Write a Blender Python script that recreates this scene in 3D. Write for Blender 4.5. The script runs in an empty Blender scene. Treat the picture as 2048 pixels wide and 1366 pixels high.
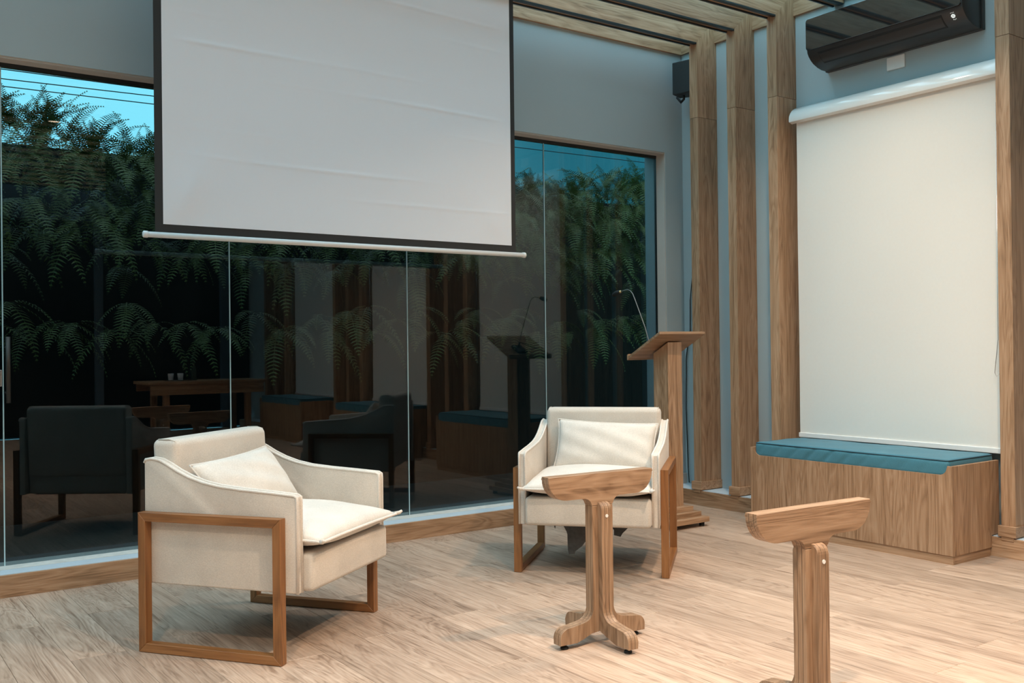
import bpy, bmesh, math, random
from mathutils import Vector, Matrix, Euler
random.seed(7)
R = math.radians
scene = bpy.context.scene
C = scene.collection

# ------------------------------------------------------------------ camera
FPX, ANG, ROLL, PITCH, EYE = 1949.4, 54.44, 0.65, 0.24, 1.15
a, p, r = R(ANG), R(PITCH), R(ROLL)
F = Vector((math.cos(a)*math.cos(p), math.sin(a)*math.cos(p), math.sin(p)))
R0 = F.cross(Vector((0, 0, 1))).normalized(); U0 = R0.cross(F)
RX = math.cos(r)*R0 - math.sin(r)*U0
UY = math.sin(r)*R0 + math.cos(r)*U0
cam = bpy.data.cameras.new('camera'); camo = bpy.data.objects.new('camera', cam); C.objects.link(camo)
cam.sensor_width = 36; cam.lens = FPX/2048*36; cam.clip_start = .05
M3 = Matrix((RX, UY, -F)).transposed()
camo.matrix_world = Matrix.Translation((0, 0, EYE)) @ M3.to_4x4()
scene.camera = camo

# ------------------------------------------------------------------ world
SKY = 4.3
w = bpy.data.worlds.new('sky'); scene.world = w; w.use_nodes = True
nt = w.node_tree; nt.nodes.clear()
def N(tree, t, **kw):
    n = tree.nodes.new(t)
    for k, v in kw.items(): setattr(n, k, v)
    return n
tc = N(nt, 'ShaderNodeTexCoord'); sep = N(nt, 'ShaderNodeSeparateXYZ'); nt.links.new(tc.outputs['Generated'], sep.inputs[0])
mr = N(nt, 'ShaderNodeMapRange'); mr.interpolation_type = 'SMOOTHSTEP'
mr.inputs['From Min'].default_value = .30; mr.inputs['From Max'].default_value = .62
nt.links.new(sep.outputs['X'], mr.inputs['Value'])
mix = N(nt, 'ShaderNodeMix', data_type='RGBA')
mix.inputs['A'].default_value = (.26, .80, 1.0, 1); mix.inputs['B'].default_value = (.015, .135, .19, 1)
nt.links.new(mr.outputs['Result'], mix.inputs['Factor'])
mz = N(nt, 'ShaderNodeMapRange'); mz.inputs['From Min'].default_value = .35; mz.inputs['From Max'].default_value = .85
nt.links.new(sep.outputs['Z'], mz.inputs['Value'])
mix2 = N(nt, 'ShaderNodeMix', data_type='RGBA'); mix2.inputs['B'].default_value = (.58, .84, 1.0, 1)
nt.links.new(mz.outputs['Result'], mix2.inputs['Factor']); nt.links.new(mix.outputs['Result'], mix2.inputs['A'])
bg = N(nt, 'ShaderNodeBackground'); bg.inputs['Strength'].default_value = SKY
nt.links.new(mix2.outputs['Result'], bg.inputs['Color'])
wo = N(nt, 'ShaderNodeOutputWorld'); nt.links.new(bg.outputs[0], wo.inputs[0])

scene.view_settings.view_transform = 'Standard'; scene.view_settings.look = 'None'
scene.view_settings.gamma = 1; scene.view_settings.exposure = 0.0
scene.view_settings.use_curve_mapping = False

LAMP_W = 56.0          # warm ceiling lamps (their builder is below)
WARM = (1.0, .735, .51)

# ------------------------------------------------------------------ materials
MATS = {}
def newmat(name):
    m = bpy.data.materials.new(name); m.use_nodes = True; MATS[name] = m
    t = m.node_tree; t.nodes.clear()
    out = N(t, 'ShaderNodeOutputMaterial'); b = N(t, 'ShaderNodeBsdfPrincipled')
    t.links.new(b.outputs[0], out.inputs[0])
    return m, t, b, out
def plain(name, col, rough=.5, metal=0, spec=None, noise=0, nscale=30, bump=0, bscale=200, coat=0):
    m, t, b, out = newmat(name)
    b.inputs['Base Color'].default_value = (*col, 1); b.inputs['Roughness'].default_value = rough
    b.inputs['Metallic'].default_value = metal
    if spec is not None: b.inputs['Specular IOR Level'].default_value = spec
    if coat: b.inputs['Coat Weight'].default_value = coat; b.inputs['Coat Roughness'].default_value = .08
    co = N(t, 'ShaderNodeTexCoord')
    if noise:
        n = N(t, 'ShaderNodeTexNoise'); n.inputs['Scale'].default_value = nscale; n.inputs['Detail'].default_value = 5
        t.links.new(co.outputs['Object'], n.inputs['Vector'])
        mx = N(t, 'ShaderNodeMix', data_type='RGBA')
        mx.inputs['A'].default_value = (*[c*(1-noise) for c in col], 1); mx.inputs['B'].default_value = (*[min(1, c*(1+noise)) for c in col], 1)
        t.links.new(n.outputs['Fac'], mx.inputs['Factor']); t.links.new(mx.outputs['Result'], b.inputs['Base Color'])
    if bump:
        n = N(t, 'ShaderNodeTexNoise'); n.inputs['Scale'].default_value = bscale; n.inputs['Detail'].default_value = 4
        t.links.new(co.outputs['Object'], n.inputs['Vector'])
        bp = N(t, 'ShaderNodeBump'); bp.inputs['Strength'].default_value = bump; bp.inputs['Distance'].default_value = .01
        t.links.new(n.outputs['Fac'], bp.inputs['Height']); t.links.new(bp.outputs[0], b.inputs['Normal'])
    return m
def wood(name, axis, dark, mid, light, rough=.45, scale=1.0, ply=None, var=.12, fig=1.0):
    """procedural timber; grain runs along axis 0/1/2 of the object's own space"""
    m, t, b, out = newmat(name)
    co = N(t, 'ShaderNodeTexCoord'); oi = N(t, 'ShaderNodeObjectInfo')
    sc = N(t, 'ShaderNodeVectorMath', operation='SCALE'); sc.inputs[0].default_value = (37.1, 21.7, 53.3)
    t.links.new(oi.outputs['Random'], sc.inputs['Scale'])
    ad = N(t, 'ShaderNodeVectorMath', operation='ADD'); t.links.new(co.outputs['Object'], ad.inputs[0]); t.links.new(sc.outputs[0], ad.inputs[1])
    def mapped(sa, sx):
        mp = N(t, 'ShaderNodeMapping'); s = [sx*scale]*3; s[axis] = sa*scale
        mp.inputs['Scale'].default_value = s; t.links.new(ad.outputs[0], mp.inputs['Vector']); return mp
    # broad figure
    n1 = N(t, 'ShaderNodeTexNoise'); n1.inputs['Scale'].default_value = 1; n1.inputs['Detail'].default_value = 3; n1.inputs['Distortion'].default_value = 1.2*fig
    t.links.new(mapped(.9, 9).outputs[0], n1.inputs['Vector'])
    # growth bands
    wv = N(t, 'ShaderNodeMath', operation='MULTIPLY'); wv.inputs[1].default_value = 9*fig; t.links.new(n1.outputs['Fac'], wv.inputs[0])
    fr = N(t, 'ShaderNodeMath', operation='PINGPONG'); fr.inputs[1].default_value = .5; t.links.new(wv.outputs[0], fr.inputs[0])
    # fine fibre
    n2 = N(t, 'ShaderNodeTexNoise'); n2.inputs['Scale'].default_value = 1; n2.inputs['Detail'].default_value = 6; n2.inputs['Roughness'].default_value = .65
    t.links.new(mapped(4, 130).outputs[0], n2.inputs['Vector'])
    n3 = N(t, 'ShaderNodeTexNoise'); n3.inputs['Scale'].default_value = 1; n3.inputs['Detail'].default_value = 2
    t.links.new(mapped(1.0, 28).outputs[0], n3.inputs['Vector'])
    a1 = N(t, 'ShaderNodeMath', operation='MULTIPLY_ADD'); a1.inputs[1].default_value = .35; t.links.new(fr.outputs[0], a1.inputs[0])
    a2 = N(t, 'ShaderNodeMath', operation='MULTIPLY_ADD'); a2.inputs[1].default_value = .55; t.links.new(n2.outputs['Fac'], a2.inputs[0])
    a3 = N(t, 'ShaderNodeMath', operation='MULTIPLY'); a3.inputs[1].default_value = .45; t.links.new(n3.outputs['Fac'], a3.inputs[0])
    t.links.new(a3.outputs[0], a2.inputs[2]); t.links.new(a2.outputs[0], a1.inputs[2])
    cr = N(t, 'ShaderNodeValToRGB'); e = cr.color_ramp.elements
    e[0].position = .36; e[0].color = (*dark, 1); e[1].position = .80; e[1].color = (*light, 1)
    q = e.new(.56); q.color = (*mid, 1)
    t.links.new(a1.outputs[0], cr.inputs[0])
    hv = N(t, 'ShaderNodeHueSaturation')
    vr = N(t, 'ShaderNodeMapRange'); vr.inputs['To Min'].default_value = 1-var; vr.inputs['To Max'].default_value = 1+var
    t.links.new(oi.outputs['Random'], vr.inputs['Value']); t.links.new(vr.outputs[0], hv.inputs['Value'])
    t.links.new(cr.outputs[0], hv.inputs['Color'])
    last = hv.outputs[0]
    if ply is not None:      # laminated sheet edges: thin glue lines across the thickness
        ax, th, n = ply
        s2 = N(t, 'ShaderNodeSeparateXYZ'); t.links.new(co.outputs['Object'], s2.inputs[0])
        mm = N(t, 'ShaderNodeMath', operation='MULTIPLY'); mm.inputs[1].default_value = n/th; t.links.new(s2.outputs[ax], mm.inputs[0])
        of = N(t, 'ShaderNodeMath', operation='ADD'); of.inputs[1].default_value = .5*(n % 2) + 10; t.links.new(mm.outputs[0], of.inputs[0])
        pp = N(t, 'ShaderNodeMath', operation='PINGPONG'); pp.inputs[1].default_value = .5; t.links.new(of.outputs[0], pp.inputs[0])
        lt = N(t, 'ShaderNodeMath', operation='LESS_THAN'); lt.inputs[1].default_value = .05; t.links.new(pp.outputs[0], lt.inputs[0])
        md = N(t, 'ShaderNodeMix', data_type='RGBA'); md.inputs['B'].default_value = (*[c*.55 for c in dark], 1)
        t.links.new(lt.outputs[0], md.inputs['Factor']); t.links.new(last, md.inputs['A']); last = md.outputs['Result']
    t.links.new(last, b.inputs['Base Color'])
    b.inputs['Roughness'].default_value = rough
    bp = N(t, 'ShaderNodeBump'); bp.inputs['Strength'].default_value = .12; bp.inputs['Distance'].default_value = .004
    t.links.new(n2.outputs['Fac'], bp.inputs['Height']); t.links.new(bp.outputs[0], b.inputs['Normal'])
    return m
OAK = ((.185, .097, .048), (.350, .202, .112), (.48, .306, .190))
for i, ax in enumerate('xyz'):
    wood('oak_'+ax, i, *OAK)
wood('ply_y', 2, (.135, .072, .037), (.285, .170, .098), (.41, .265, .165), ply=(1, .053, 3), var=.04)
wood('ply_x', 2, (.135, .072, .037), (.285, .170, .098), (.41, .265, .165), ply=(0, .053, 3), var=.04)
wood('ply_top', 0, (.135, .072, .037), (.285, .170, .098), (.41, .265, .165), ply=(1, .053, 3), var=.04)
wood('floor_oak', 1, (.20, .127, .086), (.41, .289, .212), (.56, .415, .318), rough=.38, scale=.85, var=.13, fig=1.3)
TEAK = ((.13, .048, .014), (.24, .098, .030), (.33, .145, .05))
wood('teak_y', 1, *TEAK, rough=.42, var=.04, fig=.6); wood('teak_z', 2, *TEAK, rough=.42, var=.04, fig=.6)
plain('wall_paint', (.38, .45, .47), .75, noise=.03, nscale=3, bump=.05, bscale=300)
plain('reveal_paint', (.47, .43, .39), .75, noise=.06, nscale=6)
plain('step_paint', (.52, .60, .66), .6, noise=.05, nscale=8)
plain('stone', (.66, .66, .62), .55, noise=.25, nscale=25)
plain('black_alu', (.012, .016, .018), .4)
plain('black_strip', (.012, .020, .024), .35)
plain('black_plastic', (.012, .013, .014), .45)
plain('ac_body', (.030, .026, .025), .38)
plain('ac_mirror', (.012, .012, .013), .03, spec=1.0, coat=1.0)
plain('white_gloss', (.80, .78, .75), .12, coat=.6)
plain('white_plastic', (.78, .77, .75), .4)
plain('blind_fabric', (.74, .71, .66), .85, noise=.02, nscale=60, bump=.03, bscale=500)
plain('screen_white', (.80, .82, .87), .8)
plain('screen_black', (.022, .021, .02), .7)
plain('chrome', (.6, .6, .6), .25, metal=1)
plain('bronze', (.05, .042, .035), .4, metal=.6)
plain('dull_steel', (.22, .21, .20), .45, metal=.7)
plain('brass', (.7, .5, .25), .3, metal=1)
plain('bolt_white', (.75, .72, .68), .35)
plain('lining', (.07, .07, .068), .95, noise=.4, nscale=60)
plain('dark_ground', (.03, .032, .028), .95)
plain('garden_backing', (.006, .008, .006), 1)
plain('fascia', (.10, .15, .20), .6)
plain('dark_glass', (.006, .007, .008), .15)
plain('rubber', (.01, .01, .01), .7)
plain('ceramic', (.7, .7, .7), .3)
plain('bottle_glass', (.05, .07, .05), .15)
plain('bread', (.55, .25, .08), .7)
def fabric(name, col, scale=900, bump=.25, stretch=None):
    m, t, b, out = newmat(name)
    co = N(t, 'ShaderNodeTexCoord')
    n = N(t, 'ShaderNodeTexNoise'); n.inputs['Scale'].default_value = 7; n.inputs['Detail'].default_value = 6; t.links.new(co.outputs['Object'], n.inputs['Vector'])
    mp = N(t, 'ShaderNodeMapping'); mp.inputs['Scale'].default_value = (1, 1, 3); t.links.new(co.outputs['Object'], mp.inputs[0])
    n2 = N(t, 'ShaderNodeTexNoise'); n2.inputs['Scale'].default_value = 170; n2.inputs['Detail'].default_value = 3; t.links.new(mp.outputs[0], n2.inputs['Vector'])
    av = N(t, 'ShaderNodeMath', operation='MULTIPLY_ADD'); av.inputs[1].default_value = .6
    t.links.new(n2.outputs['Fac'], av.inputs[0])
    hl = N(t, 'ShaderNodeMath', operation='MULTIPLY'); hl.inputs[1].default_value = .4; t.links.new(n.outputs['Fac'], hl.inputs[0]); t.links.new(hl.outputs[0], av.inputs[2])
    cr = N(t, 'ShaderNodeValToRGB'); e = cr.color_ramp.elements
    e[0].position = .3; e[0].color = (*[c*.80 for c in col], 1); e[1].position = .7; e[1].color = (*[min(1, c*1.13) for c in col], 1)
    t.links.new(av.outputs[0], cr.inputs[0]); t.links.new(cr.outputs[0], b.inputs['Base Color'])
    b.inputs['Roughness'].default_value = .9; b.inputs['Sheen Weight'].default_value = .15; b.inputs['Specular IOR Level'].default_value = .2
    bp = N(t, 'ShaderNodeBump'); bp.inputs['Strength'].default_value = bump; bp.inputs['Distance'].default_value = .002
    t.links.new(n2.outputs['Fac'], bp.inputs['Height']); t.links.new(bp.outputs[0], b.inputs['Normal'])
    return m
fabric('linen', (.60, .535, .465))
fabric('linen_light', (.68, .62, .555))
fabric('teal_vinyl', (.055, .185, .245), bump=.1); MATS['teal_vinyl'].node_tree.nodes['Principled BSDF'].inputs['Roughness'].default_value = .55
plain('teal_piping', (.02, .07, .10), .6)
def leafmat(name, c):
    m, t, b, out = newmat(name)
    oi = N(t, 'ShaderNodeObjectInfo'); co = N(t, 'ShaderNodeTexCoord')
    n = N(t, 'ShaderNodeTexNoise'); n.inputs['Scale'].default_value = 3; t.links.new(co.outputs['Object'], n.inputs['Vector'])
    ad = N(t, 'ShaderNodeMath', operation='ADD'); t.links.new(oi.outputs['Random'], ad.inputs[0]); t.links.new(n.outputs['Fac'], ad.inputs[1])
    cr = N(t, 'ShaderNodeValToRGB'); e = cr.color_ramp.elements
    e[0].position = .3; e[0].color = (c[0]*.6, c[1]*.6, c[2]*.6, 1); e[1].position = 1.3; e[1].color = (c[0]*1.5, c[1]*1.35, c[2]*1.3, 1)
    t.links.new(ad.outputs[0], cr.inputs[0]); t.links.new(cr.outputs[0], b.inputs['Base Color'])
    b.inputs['Roughness'].default_value = .5
    return m
leafmat('fern_leaf', (.085, .115, .026))
def glassmat(name, tint, edge=None):
    m, t, b, out = newmat(name); t.nodes.remove(b)
    g = N(t, 'ShaderNodeNewGeometry')
    ior = N(t, 'ShaderNodeMix', data_type='FLOAT'); ior.inputs['A'].default_value = 1.5; ior.inputs['B'].default_value = 1/1.5
    t.links.new(g.outputs['Backfacing'], ior.inputs['Factor'])
    fr = N(t, 'ShaderNodeFresnel'); t.links.new(ior.outputs['Result'], fr.inputs['IOR'])
    tr = N(t, 'ShaderNodeBsdfTransparent'); tr.inputs[0].default_value = (*tint, 1)
    gl = N(t, 'ShaderNodeBsdfGlossy'); gl.inputs['Roughness'].default_value = 0; gl.inputs['Color'].default_value = (1, 1, 1, 1)
    ms = N(t, 'ShaderNodeMixShader'); t.links.new(fr.outputs[0], ms.inputs[0]); t.links.new(tr.outputs[0], ms.inputs[1]); t.links.new(gl.outputs[0], ms.inputs[2])
    t.links.new(ms.outputs[0], out.inputs[0]); return m
glassmat('window_glass', (.47, .50, .50))
glassmat('roof_glass', (.95, .97, .97))
plain('joint_silicone', (.42, .62, .68), .4)
def emis(name, col, s):
    m, t, b, out = newmat(name); b.inputs['Emission Color'].default_value = (*col, 1); b.inputs['Emission Strength'].default_value = s
    b.inputs['Base Color'].default_value = (.5, .5, .5, 1); return m
emis('lamp_glow', WARM, 14)
emis('icon_glow', (.8, .85, .8), 1.2)

# ------------------------------------------------------------------ mesh helpers
def link(o, parent=None):
    C.objects.link(o)
    if parent is not None: o.parent = parent
    return o
def mesh_obj(name, bm, mat, parent=None, smooth=False, loc=None, rot=None):
    bmesh.ops.recalc_face_normals(bm, faces=bm.faces)
    me = bpy.data.meshes.new(name); bm.to_mesh(me); bm.free()
    if mat: me.materials.append(MATS[mat])
    if smooth:
        me.polygons.foreach_set('use_smooth', [True]*len(me.polygons))
    o = bpy.data.objects.new(name, me); link(o, parent)
    if loc is not None: o.location = loc
    if rot is not None: o.rotation_euler = rot
    return o
def smooth_angle(o, ang=35):
    me = o.data; me.polygons.foreach_set('use_smooth', [True]*len(me.polygons))
    bm = bmesh.new(); bm.from_mesh(me)
    for e in bm.edges:
        if len(e.link_faces) == 2 and e.calc_face_angle(0) > R(ang): e.smooth = False
    bm.to_mesh(me); bm.free(); return o
def bx(bm, x0, x1, y0, y1, z0, z1, bev=0, seg=2):
    ret = bmesh.ops.create_cube(bm, size=1)
    vs = ret['verts']
    for v in vs: v.co = Vector(((x0+x1)/2 + v.co.x*(x1-x0), (y0+y1)/2 + v.co.y*(y1-y0), (z0+z1)/2 + v.co.z*(z1-z0)))
    if bev:
        es = list({e for v in vs for e in v.link_edges})
        bmesh.ops.bevel(bm, geom=es, offset=bev, segments=seg, affect='EDGES', profile=.5)
    return bm
def box(name, x0, x1, y0, y1, z0, z1, mat, parent=None, bev=0, seg=2, smooth=False):
    """mesh whose origin sits at the box centre"""
    cx, cy, cz = (x0+x1)/2, (y0+y1)/2, (z0+z1)/2
    bm = bx(bmesh.new(), x0-cx, x1-cx, y0-cy, y1-cy, z0-cz, z1-cz, bev, seg)
    o = mesh_obj(name, bm, mat, parent, loc=(cx, cy, cz))
    if smooth: smooth_angle(o)
    return o
def extr(pts, axis, t0, t1, bm=None, bev=0, seg=2):
    """extrude a 2-D outline along an axis: axis 'y' -> pts are (x,z); 'x' -> (y,z); 'z' -> (x,y)"""
    bm = bm or bmesh.new()
    def P(q, t): return {'y': (q[0], t, q[1]), 'x': (t, q[0], q[1]), 'z': (q[0], q[1], t)}[axis]
    A = [bm.verts.new(P(q, t0)) for q in pts]; B = [bm.verts.new(P(q, t1)) for q in pts]
    n = len(pts); f1 = bm.faces.new(A); f2 = bm.faces.new(B[::-1])
    for i in range(n): bm.faces.new((A[i], B[i], B[(i+1) % n], A[(i+1) % n]))
    if bev:
        es = list(f1.edges) + list(f2.edges)
        bmesh.ops.bevel(bm, geom=es, offset=bev, segments=seg, affect='EDGES', profile=.5)
    return bm
def tube(path, rad, n=8, bm=None, closed=False, caps=True):
    bm = bm or bmesh.new(); path = [Vector(q) for q in path]; m = len(path); rings = []
    prev = None
    for i, q in enumerate(path):
        if closed: d = path[(i+1) % m] - path[i-1]
        else: d = path[min(i+1, m-1)] - path[max(i-1, 0)]
        d.normalize()
        if prev is None: u = d.orthogonal().normalized()
        else:
            u = prev - d*prev.dot(d)
            u = u.normalized() if u.length > 1e-6 else d.orthogonal().normalized()
        prev = u; v = d.cross(u); rr = rad[i] if isinstance(rad, (list, tuple)) else rad
        rings.append([bm.verts.new(q + rr*(math.cos(2*math.pi*k/n)*u + math.sin(2*math.pi*k/n)*v)) for k in range(n)])
    for i in range(m if closed else m-1):
        A, B = rings[i], rings[(i+1) % m]
        for k in range(n): bm.faces.new((A[k], A[(k+1) % n], B[(k+1) % n], B[k]))
    if caps and not closed: bm.faces.new(rings[0][::-1]); bm.faces.new(rings[-1])
    return bm
def lathe(prof, n=24, bm=None, org=(0, 0, 0)):
    bm = bm or bmesh.new(); rings = []
    for (rr, z) in prof:
        rings.append([bm.verts.new((org[0]+max(rr, 1e-4)*math.cos(2*math.pi*k/n), org[1]+max(rr, 1e-4)*math.sin(2*math.pi*k/n), org[2]+z)) for k in range(n)])
    for A, B in zip(rings, rings[1:]):
        for k in range(n): bm.faces.new((A[k], A[(k+1) % n], B[(k+1) % n], B[k]))
    bm.faces.new(rings[0][::-1]); bm.faces.new(rings[-1]); return bm
def arc(cx, cz, rad, a0, a1, n=8):
    return [(cx+rad*math.cos(R(a0+(a1-a0)*i/n)), cz+rad*math.sin(R(a0+(a1-a0)*i/n))) for i in range(n+1)]
def tag(o, label, cat=None, group=None, kind=None):
    if label: o['label'] = label
    if cat: o['category'] = cat
    if group: o['group'] = group
    if kind: o['kind'] = kind
    return o
def empty(name, loc, rz=0):
    o = bpy.data.objects.new(name, None); o.empty_display_size = .1; link(o); o.location = loc; o.rotation_euler = (0, 0, rz); return o
def inst(name, me, parent, loc=(0, 0, 0), rot=(0, 0, 0), scale=None):
    o = bpy.data.objects.new(name, me); link(o, parent); o.location = loc; o.rotation_euler = rot
    if scale: o.scale = scale
    return o
def copy_tree(o, parent=None):
    c = o.copy(); C.objects.link(c); c.parent = parent
    for ch in list(o.children): copy_tree(ch, c)
    return c

# ------------------------------------------------------------------ the setting
XW, YW, YG = 5.31, 5.20, 5.30          # right wall, window wall, glass plane
X0, Y0 = -3.0, -3.5                    # left wall, rear wall
STEP = .107; ZB = 3.29                 # step height, underside of the beams
ZR = 3.49

# floor: sub-floor slab with single planks laid along y
bm = bx(bmesh.new(), X0, XW, Y0, YW, -.12, -.012)
floor = mesh_obj('floor', bm, 'dark_ground'); tag(floor, 'pale oak plank floor of the room', kind='structure')
PW, PL = .198, 1.22
pmesh = mesh_obj('plank', bx(bmesh.new(), -PW/2+.0006, PW/2-.0006, -PL/2+.0006, PL/2-.0006, -.012, 0, .0011, 1), 'floor_oak', floor)
pm = pmesh.data; first = True
k = 0; x = X0
while x < XW-.01:
    off = (k*.47) % 1.0*PL; y = Y0-off
    xe = min(x+PW, XW)
    while y < YW-.12:
        ya, yb = max(y, Y0), min(y+PL, YW-.1)
        if yb-ya > .03:
            if first: o = pmesh; first = False
            else: o = inst('plank', pm, floor)
            o.location = ((x+xe)/2, (ya+yb)/2, 0); o.scale = ((xe-x)/PW, (yb-ya)/PL, 1)
        y += PL
    x += PW; k += 1

# walls
bm = bmesh.new()
bx(bm, X0-.2, XW+.2, YW, YW+.22, 2.567, 3.75)                   # header over the glazing
bx(bm, 5.13, XW+.2, YW, YW+.22, 0, 2.567)                       # pier beside the corner
bx(bm, X0-.2, -2.55, YW, YW+.22, 0, 2.567)
bx(bm, -2.55, 5.13, YW, YW+.22, -.1, .085)
wall = mesh_obj('wall_window', bm, 'wall_paint'); tag(wall, 'grey painted wall around the tall glazing', kind='structure')
wr = mesh_obj('wall_right', bx(bmesh.new(), XW, XW+.2, Y0-.2, YW, 0, 3.75), 'wall_paint'); tag(wr, 'grey painted side wall behind the wooden columns', kind='structure')
wl = mesh_obj('wall_left', bx(bmesh.new(), X0-.2, X0, Y0-.2, YW, 0, 3.75), 'wall_paint'); tag(wl, 'grey painted wall on the far left', kind='structure')
bm = bmesh.new(); bx(bm, X0, XW, Y0-.2, Y0, 2.90, 3.75); bx(bm, X0, XW, Y0-.2, Y0-.12, 0, 2.90)
wb = mesh_obj('wall_rear', bm, 'fascia'); tag(wb, 'dark rear wall with a blue grey band', kind='structure')
mesh_obj('opening_panel', bx(bmesh.new(), X0+.02, XW-.02, Y0-.12, Y0-.10, .02, 2.88), 'dark_glass', wb)
for xp_ in (-2.2, -.4, 1.4, 3.16, 4.9):
    box('post', xp_-.05, xp_+.05, Y0-.10, Y0+.0, 0, 2.9, 'fascia', wb)

# timber edging under the roof
t1 = box('trim_1', X0, XW-.02, YW-.022, YW, 3.312, 3.48, 'oak_x'); tag(t1, 'light oak edging board along the top of the window wall', kind='structure')
t2 = box('trim_2', XW-.022, XW, Y0, YW-.001, 3.312, 3.48, 'oak_y'); tag(t2, 'light oak edging board along the top of the side wall', kind='structure')
# glass roof
cl = mesh_obj('ceiling', bx(bmesh.new(), X0, XW, Y0, YW, 3.512, 3.522), 'roof_glass'); tag(cl, 'glass roof above the wooden beams', kind='structure')

# raised step along both walls
s1 = mesh_obj('trim_3', bx(bmesh.new(), X0, XW, 5.09, YW, 0, STEP), 'step_paint'); tag(s1, 'low pale step under the glazing', kind='structure')
for i, (xa, xb) in enumerate(((-3, -1.4), (-1.4, .5), (.5, 2.4), (2.4, 4.2), (4.2, 5.10))):
    box('riser_board', xa+.001, xb-.001, 5.08, 5.09, 0, STEP-.002, 'oak_x', s1, .001, 1)
s2 = mesh_obj('trim_4', bx(bmesh.new(), 5.11, XW, Y0, 5.09, 0, STEP-.0005), 'step_paint'); tag(s2, 'low pale step under the columns', kind='structure')
for ya, yb in ((4.05, 5.08), (2.2, 4.05), (.4, 2.2), (-1.6, .4), (-3.5, -1.6)):
    box('riser_board', 5.10, 5.11, ya+.001, yb-.001, 0, STEP-.003, 'oak_y', s2, .001, 1)
bb = mesh_obj('baseboard_window', bx(bmesh.new(), 5.14, XW, YW-.014, YW, STEP, STEP+.075, .002, 1), 'reveal_paint'); tag(bb, 'short skirting board in the corner', kind='structure')

# glazing
win = empty('window_1', (0, YG, 0)); tag(win, 'tall frameless glazing looking onto ferns', kind='structure')
JX = [-2.54, -1.47, -.37, .742, 1.868, 2.99, 4.07, 5.128]
def wpart(name, x0, x1, y0, y1, z0, z1, mat, bev=0):
    o = box(name, x0, x1, y0, y1, z0, z1, mat, win, bev); o.location.y -= YG; return o
for x0, x1 in zip(JX, JX[1:]):
    wpart('pane', x0+.003, x1-.003, YG-.005, YG+.005, .088, 2.535, 'window_glass')
for x0 in JX[1:-1]:
    wpart('joint', x0-.0028, x0+.0028, YG-.0052, YG+.0052, .10, 2.535, 'joint_silicone')
wpart('head_rail', JX[0], JX[-1], YG-.012, YG+.014, 2.535, 2.567, 'black_alu')
wpart('jamb_rail', 5.122, 5.13, YG-.010, YG+.012, .1, 2.535, 'black_alu')
wpart('reveal_head', JX[0], 5.13, YW+.004, YG-.012, 2.556, 2.567, 'reveal_paint')
wpart('reveal_side', 5.124, 5.13, YW+.004, YG-.010, .11, 2.556, 'reveal_paint')
wpart('sill', JX[0], 5.13, YW+.001, YG-.005, .085, STEP+.001, 'stone')
wpart('sill_outer', JX[0], 5.13, YG+.005, YW+.30, .070, STEP-.02, 'stone')
h = mesh_obj('door_handle', tube([(.757, -.055, .90), (.757, -.055, 1.22)], .011, 10), 'bronze', win, True)
mesh_obj('handle_mount', tube([(.757, -.055, .95), (.757, -.005, .95)], .008, 8, tube([(.757, -.055, 1.17), (.757, -.005, 1.17)], .008, 8)), 'bronze', h)
wpart('lock', .70, .735, YG-.02, YG-.005, .98, 1.06, 'chrome', .002)

# ------------------------------------------------------------------ columns and roof beams
CY = [4.85, 4.50, 4.15, 2.63, 2.28, 1.93, .41, .06, -.29, -1.81, -2.16, -2.51]
ORD = ['wooden column closest to the room corner, beside the black loudspeaker', 'middle one of the three wooden columns left of the white roller blind',
       'wooden column touching the left end of the white roller blind', 'wooden column at the right edge of the picture, beside the teal bench']
CWD = .076
def make_column(y0):
    c = empty('wooden_column', (5.21, y0+CWD/2, 0))
    def part(name, x0, x1, ya, yb, z0, z1, mat, bev=.0015):
        o = box(name, x0, x1, ya, yb, z0, z1, mat, c, bev, 1); o.location -= Vector((5.21, y0+CWD/2, 0)); return o
    part('lower_section', 5.11, XW-.001, y0, y0+CWD, STEP, 2.758, 'oak_z')
    # upper section, mitred into the beam
    bm = extr([(-.10, 2.760), (XW-.001-5.21, 2.760), (XW-.001-5.21, ZR), (-.10+.001, ZB+.001)], 'y', -CWD/2, CWD/2)
    o = mesh_obj('upper_section', bm, 'oak_z', c)
    part('base_block', 5.092, XW-.001, y0-.010, y0+CWD+.010, STEP+.004, STEP+.062, 'oak_y', .002)
    part('base_foot', 5.096, 5.115, y0+.004, y0+CWD-.006, STEP-.016, STEP+.004, 'oak_y', .001)
    return c
c0 = make_column(CY[0]); cols = [c0]
for y in CY[1:]:
    c = copy_tree(c0); c.location.y = y+CWD/2; cols.append(c)
for i, c in enumerate(cols):
    if i < 4: tag(c, ORD[i], 'column', 'wooden columns along the side wall')
    else: tag(c, 'wooden column further along the side wall, seen only in the glass', 'column', 'wooden columns along the side wall')
BY = [4.85, 4.50, 4.15, 3.77, 3.39, 3.01, 2.63, 2.28, 1.93, 1.55, 1.17, .79, .41, .06, -.29, -.67, -1.05, -1.43, -1.81, -2.16, -2.51, -2.88, -3.22]
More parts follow.
